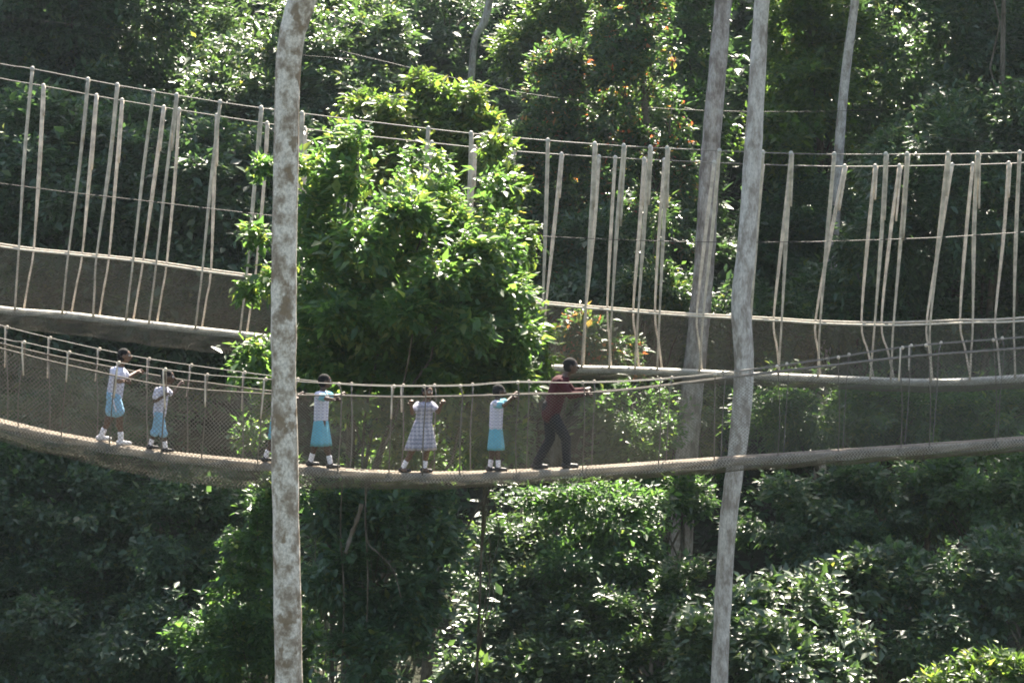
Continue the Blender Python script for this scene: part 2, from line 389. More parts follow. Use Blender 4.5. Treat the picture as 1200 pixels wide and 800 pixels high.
# ------------------------------------------------------------------ ropes and nets
def net(parent, top, bot, cell, r, mat, bulge=.05, name='netting', wrap=None):
    """diamond netting between two 3-D lines (same number of points); wrap carries it on under the deck"""
    top = np.asarray(top); bot = np.asarray(bot)
    d = np.r_[0, np.cumsum(np.linalg.norm(np.diff(bot, axis=0), axis=1))]; Ln = d[-1]
    H = np.linalg.norm(top - bot, axis=1).mean(); m = max(6, int(H / cell)); t = np.linspace(0, 1, m + 1)
    Vs, Fs, n0 = [], [], 0
    for sgn in (1, -1):
        k0 = np.arange(-H, Ln + H, cell)
        u = k0[:, None] + sgn * (t - .5)[None] * H
        ok = (u[:, :-1] > 0) & (u[:, :-1] < Ln) & (u[:, 1:] > 0) & (u[:, 1:] < Ln)
        uc = np.clip(u, 0, Ln)
        A = np.stack([np.interp(uc, d, top[:, q]) for q in range(3)], -1); B = np.stack([np.interp(uc, d, bot[:, q]) for q in range(3)], -1)
        pts = A + (B - A) * t[None, :, None]
        pts[..., 1] += bulge * np.sin(t * pi)[None] * (1 + .5 * np.sin(uc * 1.7)) + .012 * np.sin(uc * 9 + t * 7)
        pts[..., 0] += .010 * np.sin(uc * 5.3 + t * 9); pts[..., 2] += .010 * np.sin(uc * 6.1 + t * 5)
        if sgn < 0: pts[..., 1] += r * 1.6
        tg = unit(np.gradient(pts, axis=1)); s = unit(np.cross(tg, np.array([0, 1., 0])))
        ring = [pts + np.array([0, r, 0]), pts - np.array([0, .5 * r, 0]) + s * r * .87, pts - np.array([0, .5 * r, 0]) - s * r * .87]
        Vv = np.stack(ring, 2)                       # K, m+1, 3, 3
        K = len(k0); idx = np.arange(K * (m + 1) * 3).reshape(K, m + 1, 3); fs = []
        for j in range(3):
            a, b = idx[:, :-1, j][ok], idx[:, :-1, (j + 1) % 3][ok]; c, e = idx[:, 1:, (j + 1) % 3][ok], idx[:, 1:, j][ok]
            fs += [np.stack([a, b, c], 1), np.stack([a, c, e], 1)]
        Vs.append(Vv.reshape(-1, 3)); Fs.append(np.concatenate(fs) + n0); n0 += K * (m + 1) * 3
    V = np.concatenate(Vs); Fc = np.concatenate(Fs); used = np.unique(Fc); mp_ = np.zeros(len(V), int); mp_[used] = np.arange(len(used))
    return big_mesh(name, V[used], mp_[Fc], mat, parent, parent.location)

def pline(pts, n=900):
    """a line across the frame, carried on well beyond both its sides"""
    p = np.array(pts, float)
    if p[0, 0] == -300 and p[-1, 0] == 1500:
        a = p[0] + (p[0] - p[1]) * np.array([[7.5], [4]]); b = p[-1] + (p[-1] - p[-2]) * np.array([[4], [7.5]])
        p = np.vstack([a, p, b])
    return catmull(p, n)
def ypx(line, x): return np.interp(x, line[:, 0], line[:, 1])
def lift(line, Y): return np.array([P(x, y, Y) for x, y in line])
def rope(name, pts, r, mat, parent, seg=7, flat=None): return MB().tube(pts, r, seg, flat=flat).build(name, mat, parent)

# ================================================================== near footbridge
NY = 29.0
near = empty('rope_footbridge', P(600, 556, NY))
tag(near, 'netted rope footbridge with seven people walking across it, the nearer bridge', 'footbridge')
deckN = pline([(-300, 418), (-150, 455), (0, 492), (60, 506), (115, 516), (165, 525), (220, 532), (300, 540), (330, 543), (400, 549), (480, 553), (540, 553), (600, 551), (700, 546), (875, 534), (1000, 526), (1200, 512), (1350, 499), (1500, 485)])
cabN = pline([(-300, 290), (-150, 340), (0, 381), (55, 395), (112, 408), (172, 420), (240, 430), (300, 438), (365, 446), (440, 451), (540, 451), (602, 447), (700, 447), (780, 443), (858, 435), (960, 421), (1067, 405), (1200, 394), (1350, 378), (1500, 355)])
cabNn = pline([(-300, 305), (-150, 356), (0, 396), (28, 401), (77, 412), (140, 425), (240, 439), (300, 446), (365, 452), (440, 456), (540, 456), (602, 453), (700, 452), (780, 447), (858, 439), (960, 425), (1067, 409), (1200, 398), (1350, 382), (1500, 358)])
railN = pline([(-300, 330), (-150, 365), (0, 402), (55, 415), (130, 430), (207, 444), (240, 448), (300, 456), (350, 461), (390, 462), (465, 464), (540, 463), (615, 461), (720, 457), (858, 441), (960, 429), (1067, 417), (1200, 407), (1350, 394), (1500, 375)])
railNn = pline([(-300, 338), (-150, 372), (0, 408), (50, 421), (125, 438), (182, 450), (240, 457), (315, 464), (390, 465), (465, 467), (540, 466), (615, 463), (720, 459), (858, 443), (960, 431), (1067, 419), (1200, 409), (1350, 396), (1500, 377)])
fx = np.clip((cabNn[:, 0] - 240) / 150, 0, 1); cabNn[:, 1] = cabNn[:, 1] * (1 - fx) + (ypx(cabN, cabNn[:, 0]) + 1.2) * fx      # beyond the lichen trunk the two sides line up
fx = np.clip((railNn[:, 0] - 240) / 150, 0, 1); railNn[:, 1] = railNn[:, 1] * (1 - fx) + (ypx(railN, railNn[:, 0]) + 1.2) * fx
def on(line, ref): return np.stack([ref[:, 0], ypx(line, ref[:, 0])], 1)
railN, railNn = on(railN, deckN), on(railNn, deckN)
deck3 = lift(deckN, NY)                                   # top of the walkway, centre line
pl_mb = MB().box_path(deck3[::4], .15, -.035, 0)
pl_mb.build('walkway_plank', M['plank'], near, smooth=False)
for s in (-1, 1):
    e = deck3[::3] + np.array([0, .20 * s, -.055])
    MB().tube(e, .056, 10, flat=.7).build('side_rail', M['alu_old'], near)
mb = MB()
for x in np.linspace(-1400, 2600, 330):
    p = P(x, ypx(deckN, x), NY) - np.array([0, 0, .055]); mb.tube([p - [0, .2, 0], p + [0, .2, 0]], .014, 6)
mb.build('ladder_rungs', M['alu'], near)
c_far, c_near = lift(cabN, NY + .55), lift(cabNn, NY - .5)
r_far, r_near = lift(railN, NY + .45), lift(railNn, NY - .45)
for c in (c_far, c_near): rope('support_cable', c, .0065, M['cable'], near, 6)
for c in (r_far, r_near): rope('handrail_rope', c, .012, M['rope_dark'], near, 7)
# the netting comes in lengths: heavier twine up to the lichen trunk, finer beyond it
jn = int(np.abs(deckN[:, 0] - 334).argmin())
for q0, q1, cell, r in ((0, jn + 1, .064, .0028), (jn, 900, .060, .0014)):
    for s_, rr in ((-1, r_near), (1, r_far)):
        net(near, rr[q0:q1], deck3[q0:q1] + np.array([0, .27 * s_, -.13]), cell, r, M['net'], .06 * s_)
net(near, deck3 + np.array([0, -.268, .005]), deck3 + np.array([0, -.274, -.125]), .05, .0042, M['net_wrap'], -.012)      # bunched edge of the net over the side rail
# the slack of the net hangs under the walkway on the left
sag = np.interp(deckN[:, 0], [-300, 60, 160, 260, 330, 420, 600, 1500], [.16, .22, .30, .34, .26, .16, .11, .10])[:, None] * np.array([0, 0, 1.])
for s in (-1, 1):
    net(near, deck3 + np.array([0, .27 * s, -.10]), deck3 - sag + np.array([0, .02 * s, -.12]), .055, .0034, M['net'], .07 * s)
hang_x = [-270, -215, -160, -105, -52, 7, 57, 113, 173, 220, 285, 345, 412, 472, 511, 554, 620, 697, 785, 850, 924, 994, 1067, 1100, 1177, 1240, 1300, 1370, 1440]
hang_x = list(range(-790, -280, 60)) + hang_x + list(range(1510, 1960, 65))
for i, x in enumerate(hang_x):
    r0 = (.008 if x < 600 else .006) + .004 * rng.random()
    for far in (0, 1):
        xs = x + (0 if far else (22 if x < 330 else -12)); xt = xs + rng.uniform(-3, 3) + (2 if x < 400 else 0)
        cab, ral = (cabN, railN) if far else (cabNn, railNn); sy = 1 if far else -1
        a = P(xt, ypx(cab, xt), NY + .52 * sy); b = P(xs, ypx(ral, xs), NY + .46 * sy); d = P(xs - 3, ypx(deckN, xs - 3), NY) + np.array([0, .24 * sy, -.04])
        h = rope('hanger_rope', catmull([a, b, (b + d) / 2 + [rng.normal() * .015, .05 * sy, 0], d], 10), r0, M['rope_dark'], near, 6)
        kn = MB(); kn.ball(a, (.026, .024, .03)); kn.build('clamp', M['rope'], h)
        MB().tube([d + [-.05, -.03 * sy, -.03], d + [.05, -.03 * sy, -.03]], .062, 9, flat=.8).build('lashing', M['rope_dark'], h)
        if x < 330 or x in (472, 1067):                   # loose tail of the tied rope
            MB().tube(catmull([a - [.03, 0, 0], a - [.035, 0, .15], b - [.02, .0, .18 + .2 * rng.random()]], 7), .013, 6).build('rope_tail', M['rope'], h)

# ================================================================== far footbridge
FY = 41.0
far = empty('suspension_footbridge', P(600, 428, FY))
tag(far, 'empty netted footbridge hung from tall pairs of ropes, the farther bridge', 'footbridge')
deckF = pline([(-300, 312), (-150, 340), (0, 361), (78, 367.5), (151, 376), (231, 385), (310, 394), (420, 408), (530, 420), (640, 429), (745, 432), (880, 438), (1000, 443), (1090, 446), (1200, 441), (1350, 428), (1500, 408)])
railF = pline([(-300, 228), (-150, 263), (0, 289), (80, 298), (157, 306), (240, 318), (293, 325), (400, 338), (520, 349), (620, 355), (687, 361), (774, 368), (823, 371), (915, 376), (961, 379), (1045, 381), (1136, 378), (1200, 376), (1350, 362), (1500, 340)])
cabF1 = pline([(-300, 10), (-150, 47), (0, 75), (38, 81), (137, 100), (258, 120), (354, 133), (502, 151), (597, 161), (697, 169), (782, 174), (927, 180), (1040, 181), (1200, 179), (1350, 170), (1500, 150)])
cabF2 = pline([(-300, 25), (-150, 63), (0, 92), (51, 101), (143, 118), (255, 136), (357, 151), (500, 167), (600, 177), (702, 184), (779, 188), (927, 194), (1040, 195), (1200, 191), (1350, 182), (1500, 162)])
railF = on(railF, deckF)
dF = lift(deckF, FY)
MB().box_path(dF[::4], .15, -.035, 0).build('walkway_plank', M['plank'], far, smooth=False)
for s in (-1, 1):
    MB().tube(dF[::3] + np.array([0, .2 * s, -.03]), .072, 10).build('side_rail', M['alu'], far)
mb = MB()
for x in np.linspace(-1400, 2600, 250):
    p = P(x, ypx(deckF, x), FY) - np.array([0, 0, .05]); mb.tube([p - [0, .2, 0], p + [0, .2, 0]], .014, 6)
mb.build('ladder_rungs', M['alu'], far)
rF = lift(railF, FY - .42)
r_n, r_f = rF, rF + np.array([0, .84, .05])
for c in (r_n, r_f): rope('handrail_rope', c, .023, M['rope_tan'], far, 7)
net(far, dF + np.array([0, -.278, .012]), dF + np.array([0, -.284, -.11]), .055, .005, M['net_wrap'], -.012)
k1, k2 = lift(cabF1, FY - .9), lift(cabF2, FY + .9)
for c in (k1, k2): rope('support_cable', c, .0115, M['cable'], far, 6)
net(far, r_n, dF + np.array([0, -.28, -.12]), .070, .0016, M['net_far'], -.05)
net(far, r_f, dF + np.array([0, .28, -.12]), .070, .0016, M['net_far'], .05)
sagF = np.interp(deckF[:, 0], [-300, 0, 200, 340, 600, 1500], [.3, .30, .36, .36, .14, .12])[:, None] * np.array([0, 0, 1.])
for s in (-1, 1):
    net(far, dF + np.array([0, .28 * s, -.10]), dF - sagF + np.array([0, .03 * s, -.12]), .06, .0045, M['net_far'], .05 * s)
# (top x of the near rope, top x of the far rope, near x at the handrail, far x, near x at the deck, far x)
sus = [(-255, -243, -268, -262, -270, -266), (-205, -190, -220, -215, -222, -218), (-150, -138, -164, -158, -166, -163), (-95, -82, -110, -104, -111, -108), (-28, -14, -43, -37, -44, -42),
       (38, 51, 22, 28, 21, 24), (103, 113, 80, 86, 76, 80), (137.5, 143, 113, 118, 112, 113), (180, 192, 156, 159, 150, 153), (207, 210, 183, 187, 177, 181), (258, 254, 237, 240, 231, 234), (306, 313, 289, 293, 283, 287),
       (354, 357, 344, 348, 342, 345), (412, 418, 398, 402, 396, 399), (502, 506, 488, 492, 486, 489), (552, 556, 542, 546, 540, 543), (597, 603, 588, 594, 586, 590),
       (642, 658, 636, 641, 632, 636), (697, 702, 686, 689, 681, 684), (731, 721, 717, 714, 713, 717), (762, 755, 748, 745, 743, 750), (782, 778.5, 773, 771, 769, 777), (843, 837, 824, 821, 818, 824),
       (894, 893, 880, 878, 876, 882), (927, 926, 916, 913, 910, 916), (977.6, 990, 961, 963, 956, 964), (1038, 1025.6, 1025, 1018, 1017, 1027), (1063, 1054, 1047, 1042, 1041, 1051), (1111, 1115.6, 1090, 1096, 1088, 1096),
       (1145.6, 1140, 1140, 1136, 1133, 1141), (1195, 1182, 1188, 1178, 1186, 1176), (1240, 1231, 1232, 1226, 1230, 1225), (1300, 1290, 1290, 1284, 1288, 1282), (1365, 1372, 1355, 1360, 1352, 1356), (1430, 1422, 1420, 1415, 1418, 1412)]
for x in range(-310, -750, -62): sus.append((x + rng.uniform(-8, 8), x + 11, x - 15, x - 10, x - 17, x - 12))
for x in range(1495, 1900, 62): sus.append((x + rng.uniform(-8, 8), x - 9, x - 10, x - 15, x - 12, x - 17))
for i, (tn, tf, rn, rf, dn, df) in enumerate(sus):
    for far_, (xt, xr, xd) in enumerate(((tn, rn, dn), (tf, rf, df))):
        sy = 1 if far_ else -1; cab = cabF2 if far_ else cabF1
        a = P(xt, ypx(cab, xt), FY + .9 * sy); b = P(xr, ypx(railF, xr), FY - .42)
        if far_: b = b + np.array([0, .84, .05])
        d = P(xd, ypx(deckF, xd), FY) + np.array([0, .26 * sy, -.02])
        md = a + (b - a) * .45 + np.array([rng.normal() * .018, 0, 0])
        R1 = rng.uniform(.030, .040)
        h = rope('suspension_rope', catmull([a, md, b, (b + d) / 2, d], 26), np.r_[np.full(11, R1 * 1.15), np.linspace(R1 * 1.1, .026, 6), np.full(9, .023)], M['rope'], far, 7)
        MB().ball(a, (.05, .05, .06)).build('clamp', M['alu'], h)
        if rng.random() < .62:
            ln = rng.uniform(.15, .5); e = a + (b - a) * ln
            MB().tube(catmull([a + [.035, -.04, 0], (a + e) / 2 + [.045, -.04, 0], e + [.055, -.04, 0]], 8), .024, 6).build('rope_tail', M['rope'], h)

# thin wires strung across the valley
def wire(label, pts, Y, r=.008):
    line = pline(pts, 80); p3 = lift(line, Y)
    tag(MB().tube(p3, r, 5).build('steel_wire', M['wire']), label, 'wire')
wire('dark thin wire passing in front of the tall hanging ropes at half their height', [(-300, 168), (0, 215), (166, 235), (330, 254), (480, 268), (700, 280), (850, 284), (1000, 282), (1200, 272), (1500, 240)], 39.6)
wire('faint thin wire high behind the vine covered tower of leaves', [(400, 60), (560, 98), (640, 113), (760, 126), (900, 131), (1100, 128)], 50.5, .006)
wire('faint thin wire at the upper left across the dark foliage', [(-200, 0), (60, 26), (170, 40), (330, 62), (420, 70)], 50.0, .005)
wire('faint short wire above the far bridge at the right edge', [(1080, 160), (1140, 165), (1200, 170), (1400, 190)], 45.0, .008)

# ================================================================== people
MPP = NY / F
def person(label, x0, J, H, head_yaw=0, body_yaw=0, top=None, bottom=None, skin='skin', shoe='shoe', sock=True, sleeve=.62, tilt=0.0):
    o = P(x0, ypx(deckN, x0), NY)
    e = empty('person', o); tag(e, label, 'person', 'people on the footbridge')
    def W(q):
        px, py, dy = q; p = P(px, py, NY); p[1] += dy; return p
    j = {k_: W(q) for k_, q in J.items()}
    s = H / 1.4
    for sd_ in 'RL':                                       # soles rest on the plank
        a = j['an' + sd_]; lift_ = J.get('lift' + sd_, (0, 0, 0))[0]
        zz = P(J['an' + sd_][0], ypx(deckN, J['an' + sd_][0]), NY)[2]; a[2] = zz + .075 * s + lift_
    by = math.radians(body_yaw); fw = np.array([math.cos(by), math.sin(by), 0]); sdv = np.array([-math.sin(by), math.cos(by), 0])
    hy = math.radians(head_yaw); hf = np.array([math.cos(hy) * math.cos(tilt), math.sin(hy) * math.cos(tilt), -math.sin(tilt)]); hs = np.array([-math.sin(hy), math.cos(hy), 0]); hu = np.cross(hf, hs)
    b = MB(); hh = (.105 if H < 1.6 else .118); ax = np.array([hf, hs, hu]); hc = j['head']
    b.ball(hc + hu * .012, (hh * .90, hh * .72, hh * .92), ax)
    b.ball(hc - hu * hh * .45 + hf * hh * .20, (hh * .62, hh * .52, hh * .55), ax)
    b.capsule(hc + hf * hh * .82 + hu * hh * .05, hc + hf * hh * 1.0 - hu * hh * .2, .010, .017)
    b.ball(hc + hf * hh * .80 - hu * hh * .50, (.016, .028, .014), ax)
    for q in (-1, 1): b.ball(hc + hs * q * hh * .74 - hu * hh * .05, (.022, .010, .032), ax)
    b.capsule(j['neck'], hc - hu * hh * .5 - hf * .015, .046 * s, .042 * s)
    b.capsule(j['chest'], j['neck'] - [0, 0, .02], .085 * s, .05 * s, sdv, 1.5)
    b.capsule(j['pelvis'], j['chest'], .092 * s, .095 * s, sdv, 1.42)
    for sd_ in 'RL':
        b.capsule(j['chest'] + (j['sh' + sd_] - j['chest']) * .5, j['sh' + sd_], .055 * s, .047 * s)
        b.capsule(j['sh' + sd_], j['el' + sd_], .044 * s, .034 * s); b.capsule(j['el' + sd_], j['wr' + sd_], .035 * s, .024 * s)
        d = unit(j['hd' + sd_] - j['wr' + sd_]); up = np.array([0, 0, 1.]); across = unit(np.cross(d, up)); dn = np.cross(d, across); dn = dn if dn[2] < 0 else -dn
        pc = j['wr' + sd_] + d * .045 * s
        b.capsule(j['wr' + sd_], pc + d * .03 * s, .024 * s, .028 * s, across, 1.3)
        for q, ln in zip((-1.5, -.5, .5, 1.5), (.055, .066, .062, .048)):
            f0 = pc + d * .035 * s + across * q * .0205 * s; f1 = f0 + (d * .8 + dn * .6) * ln * .6 * s; f2 = f1 + (dn * .95 - d * .25) * ln * .6 * s
            b.capsule(f0, f1, .0085 * s, .008 * s, seg=8); b.capsule(f1, f2, .008 * s, .007 * s, seg=8)
        t0 = j['wr' + sd_] + d * .02 * s + across * .024 * s; t1 = t0 + (across * .6 + d * .7 + dn * .4) * .04 * s
        b.capsule(t0, t1, .012 * s, .010 * s, seg=8); b.capsule(t1, t1 + (d * .6 + dn * .8) * .03 * s, .010 * s, .008 * s, seg=8)
        b.capsule(j['hip' + sd_], j['kn' + sd_], .074 * s, .050 * s); b.capsule(j['kn' + sd_], j['an' + sd_], .050 * s, .030 * s)
        c_ = j['kn' + sd_] + (j['an' + sd_] - j['kn' + sd_]) * .3; b.ball(c_ - fw * .012 * s, (.046 * s, .046 * s, .09 * s))
        b.capsule(j['an' + sd_] - [0, 0, .03 * s], j['an' + sd_] - [0, 0, .045 * s] + fw * .12 * s, .032 * s, .026 * s, sdv, 1.15)
    body = b.remesh('body', M[skin], e, .0062, 2)
    body.data.materials.append(M['eye']); body.data.materials.append(M['hair'])
    ctr = np.zeros(len(body.data.polygons) * 3); body.data.polygons.foreach_get('center', ctr); ctr = ctr.reshape(-1, 3) + o
    idx = np.zeros(len(ctr), int)
    for q in (-1, 1):
        ep = hc + hf * hh * .83 + hs * q * hh * .33 + hu * hh * .12; dd = np.linalg.norm(ctr - ep, axis=1); idx[dd < .019] = 1; idx[dd < .010] = 2
        bp = ep + hu * hh * .20; idx[(np.abs((ctr - bp) @ hu) < .004) & (np.linalg.norm(ctr - bp, axis=1) < .022)] = 2
    body.data.polygons.foreach_set('material_index', idx.astype(np.int32))
    h = MB(); h.ball(hc + hu * .024 - hf * .014, (hh * .93, hh * .78, hh * .93), ax); h.ball(hc - hf * hh * .25 - hu * .01, (hh * .72, hh * .72, hh * .8), ax)
    hr = h.remesh('hair', M['hair'], e, .008, 1)
    # clothes
    t = MB(); tm, = (top['m'],); loose = top.get('loose', 1.16)
    t.capsule(j['pelvis'] + [0, 0, top.get('hem', -.03) * s], j['chest'], .098 * s * loose, .098 * s * loose, sdv, 1.40)
    t.capsule(j['chest'], j['neck'] - [0, 0, .035 * s], .098 * s, .058 * s, sdv, 1.45)
    for sd_ in 'RL':
        a, el, wr = j['sh' + sd_], j['el' + sd_], j['wr' + sd_]
        t.capsule(j['chest'] + (a - j['chest']) * .5, a, .064 * s, .058 * s)
        if sleeve > 1: t.capsule(a, el, .060 * s, .050 * s); t.capsule(el, el + (wr - el) * .93, .050 * s, .036 * s)
        else: t.capsule(a, a + (el - a) * sleeve, .060 * s, .060 * s)
    if not top.get('none'):
        sh = t.remesh('sweater' if sleeve > 1 else ('bodice' if bottom.get('dress') else 'shirt'), M[tm], e, .009, 3)
        if top.get('yoke'):
            for sd_ in 'RL':
                y = MB(); y.capsule(j['sh' + sd_] + (j['chest'] - j['sh' + sd_]) * .2, j['sh' + sd_] + (j['el' + sd_] - j['sh' + sd_]) * .62, .066 * s, .066 * s)
                y.remesh('sleeve', M[top['yoke']], e, .009, 2)
    bt = bottom; kd = bt['kind']
    if kd == 'skirt':
        c0 = j['pelvis'] + [0, 0, (.09 if bt.get('dress') else .035) * s]; c1 = P(*bt['hem'], NY); r0 = .115 * s; r1 = bt['r']; nn = 48; rings = []
        for t_ in np.linspace(0, 1, 9):
            c = c0 + (c1 - c0) * t_; rr = r0 + (r1 - r0) * t_ ** .85
            for q in range(nn):
                an = 2 * pi * q / nn; rp = rr * (1 + .09 * t_ * math.sin(an * bt.get('pleats', 11) + 1) + .03 * math.sin(an * 3))
                rings.append(c + fw * math.cos(an) * rp * .85 + sdv * math.sin(an) * rp * 1.15)
        for t_ in np.linspace(1, .5, 4):
            c = c0 + (c1 - c0) * t_ + [0, 0, .006]; rr = (r0 + (r1 - r0) * t_ ** .85) * .96
            for q in range(nn):
                an = 2 * pi * q / nn; rp = rr * (1 + .09 * t_ * math.sin(an * bt.get('pleats', 11) + 1) + .03 * math.sin(an * 3))
                rings.append(c + fw * math.cos(an) * rp * .85 + sdv * math.sin(an) * rp * 1.15)
        nr = len(rings) // nn; f = [(i * nn + q, i * nn + (q + 1) % nn, (i + 1) * nn + (q + 1) % nn, (i + 1) * nn + q) for i in range(nr - 1) for q in range(nn)]
        f += [tuple(range(nn))[::-1]]
        MB().add(rings, f).build('skirt', M[bt['m']], e)
    else:
        q = MB(); q.capsule(j['pelvis'] - [0, 0, .02], j['pelvis'] + [0, 0, .07 * s], .112 * s, .104 * s, sdv, 1.36)
        ln = 1.0 if kd == 'trousers' else bt['len']; wd = bt.get('w', 1.25)
        for sd_ in 'RL':
            a, kn, an = j['hip' + sd_], j['kn' + sd_], j['an' + sd_]
            if ln >= 1: q.capsule(a, kn, .086 * s, .064 * s); q.capsule(kn, kn + (an - kn) * (.97 if kd == 'trousers' else (ln - 1)), .064 * s, .056 * s if kd == 'trousers' else .078 * s)
            else: q.capsule(a, a + (kn - a) * ln, .082 * s * wd, .080 * s * wd)
        q.remesh('trousers' if kd == 'trousers' else 'shorts', M[bt['m']], e, .009, 3)
        if bt.get('stripe'):
            for sd_, sy in (('R', -1), ('L', 1)):
                a, kn = j['hip' + sd_], j['kn' + sd_]; off = sdv * sy * .088 * s * wd
                MB().capsule(a + off + [0, 0, .03], a + (kn - a) * ln * .98 + off * .98, .013, .013, sdv, .5, 8).build('side_stripe', M['white'], e)
    for sd_ in 'RL':
        an, kn = j['an' + sd_], j['kn' + sd_]; fdir = J.get('foot' + sd_); fd = fw if fdir is None else unit(np.array(fdir, float))
        if sock: MB().capsule(an + (kn - an) * .30, an - [0, 0, .02 * s], .043 * s, .038 * s).build('sock', M['sock'], e)
        m_ = MB(); ft = an - [0, 0, .037 * s]
        m_.capsule(ft - fd * .035 * s, ft + fd * .125 * s - [0, 0, .008 * s], .040 * s, .030 * s, np.cross([0, 0, 1.], fd), 1.15)
        m_.capsule(ft - fd * .02 * s, ft + [0, 0, .03 * s], .040 * s, .040 * s)
        m_.remesh('shoe', M[shoe], e, .008, 1)
    return e

person('tall boy in white shirt, blue striped shorts and white shoes, last of the line', 132,
       dict(head=(146, 417, 0), neck=(141, 430, 0), chest=(138, 438, 0), pelvis=(134, 463, 0),
            shR=(136, 434, -.16), elR=(143, 446, -.24), wrR=(153, 445, -.38), hdR=(157, 444, -.45), shL=(139, 434, .16), elL=(146, 443, .24), wrL=(154, 437, .40), hdL=(158, 435.5, .45),
            hipR=(134, 464, -.075), knR=(141, 488, -.08), anR=(143, 515, -.07), hipL=(133, 464, .075), knL=(129, 488, .08), anL=(117, 510, .07)),
       1.48, 0, 0, dict(m='check_soft'), dict(kind='shorts', m='paleblue', len=.72, stripe=1), 'skin2', 'shoe_white', True)
person('short boy in white shirt and long light blue shorts, arm folded to his chest', 188,
       dict(head=(197, 442, 0), neck=(192, 453, 0), chest=(190, 460, 0), pelvis=(187, 482, 0),
            shR=(187, 457, -.15), elR=(184, 469, -.2), wrR=(194, 464, -.18), hdR=(199, 459, -.15), shL=(192, 457, .15), elL=(198, 464, .25), wrL=(205, 452, .38), hdL=(209, 447, .44),
            hipR=(187, 484, -.07), knR=(192, 504, -.08), anR=(195, 522, -.08), hipL=(186, 484, .07), knL=(181, 504, .08), anL=(175, 520, .07)),
       1.24, 0, 0, dict(m='check_soft'), dict(kind='shorts', m='paleblue', len=1.18, w=1.3), 'skin', 'shoe', True)
person('child half hidden behind the pale lichen trunk, one hand reaching for the handrail', 328,
       dict(head=(336, 449, 0), neck=(331, 460, 0), chest=(329, 467, 0), pelvis=(325, 490, 0),
            shR=(325, 463, -.15), elR=(336, 472, -.25), wrR=(347, 466, -.38), hdR=(352, 463, -.45), shL=(331, 463, .15), elL=(340, 470, .25), wrL=(347, 464, .4), hdL=(352, 461, .45),
            hipR=(325, 491, -.07), knR=(331, 514, -.08), anR=(336, 540, -.08), hipL=(324, 491, .07), knL=(320, 514, .08), anL=(310, 535, .07)),
       1.3, 0, 0, dict(m='white'), dict(kind='skirt', m='aqua', hem=(326, 514), r=.18), 'skin', 'shoe', True)
person('girl in a flared aqua skirt and pale blouse just right of the lichen trunk', 375,
       dict(head=(381, 447, 0), neck=(378, 458, 0), chest=(377, 466, 0), pelvis=(376, 489, 0),
            shR=(374, 462, -.16), elR=(385, 466, -.30), wrR=(395, 467, -.40), hdR=(400, 465, -.45), shL=(379, 462, .16), elL=(388, 466, .28), wrL=(396, 464, .4), hdL=(400, 462, .45),
            hipR=(377, 491, -.07), knR=(382, 516, -.08), anR=(388, 543, -.07), hipL=(375, 491, .07), knL=(371, 516, .07), anL=(363, 542, .07)),
       1.36, 10, 0, dict(m='check_soft', yoke='aqua'), dict(kind='skirt', m='aqua', hem=(376, 522), r=.185, pleats=9), 'skin', 'shoe', True)
p4 = dict(head=(501, 460, 0), neck=(499, 471, 0), chest=(498, 478, -.02), pelvis=(496, 498, -.02),
            shR=(490, 474, -.08), elR=(484, 483, -.22), wrR=(483, 472, -.38), hdR=(484, 467, -.45), shL=(506, 474, -.02), elL=(514, 482, -.16), wrL=(519, 471, -.36), hdL=(521, 466.5, -.45),
            hipR=(492, 499, -.06), knR=(485, 525, -.08), anR=(472, 549, -.06), hipL=(499, 499, .04), knL=(501, 526, .04), anL=(497, 549, .03), footR=(1, -.35, 0), footL=(1, -.35, 0))
person('girl in a checked grey dress turned outward with both hands on the handrail', 486, p4, 1.30, -50, -62, dict(m='check', loose=1.06), dict(kind='skirt', m='check', hem=(493, 527), r=.215, dress=1, pleats=13), 'skin2', 'shoe', True)
person('girl in a straight aqua skirt and grey white shirt walking behind the man in red', 580,
       dict(head=(585, 459, 0), neck=(583, 469, 0), chest=(582, 476, 0), pelvis=(581, 498, 0),
            shR=(581, 472, -.15), elR=(591, 474, -.28), wrR=(599, 466, -.42), hdR=(603, 463, -.45), shL=(585, 472, .15), elL=(594, 472, .26), wrL=(602, 464, .4), hdL=(606, 461, .45),
            hipR=(582, 499, -.06), knR=(583, 524, -.07), anR=(584, 549, -.06), hipL=(580, 499, .06), knL=(578, 524, .06), anL=(574, 549, .06)),
       1.27, 15, 0, dict(m='check_soft', yoke='aqua'), dict(kind='skirt', m='aqua', hem=(581, 527), r=.15, pleats=7), 'skin', 'shoe', True)
person('man in dark red sweater and black trousers striding ahead, hand on the rail', 650,
       dict(head=(669, 429, 0), neck=(662, 441, 0), chest=(656, 450, 0), pelvis=(645, 482, 0),
            shR=(656, 447, -.19), elR=(668, 462, -.30), wrR=(683, 460, -.40), hdR=(689, 459, -.45), shL=(660, 446, .19), elL=(672, 460, .30), wrL=(686, 458, .41), hdL=(692, 457, .45),
            hipR=(646, 484, -.085), knR=(663, 513, -.09), anR=(664, 543, -.08), hipL=(644, 484, .085), knL=(645, 514, .09), anL=(629, 544, .08)),
       1.68, 0, 0, dict(m='red', loose=1.2), dict(kind='trousers', m='black'), 'skin', 'shoe', False, 2.0)

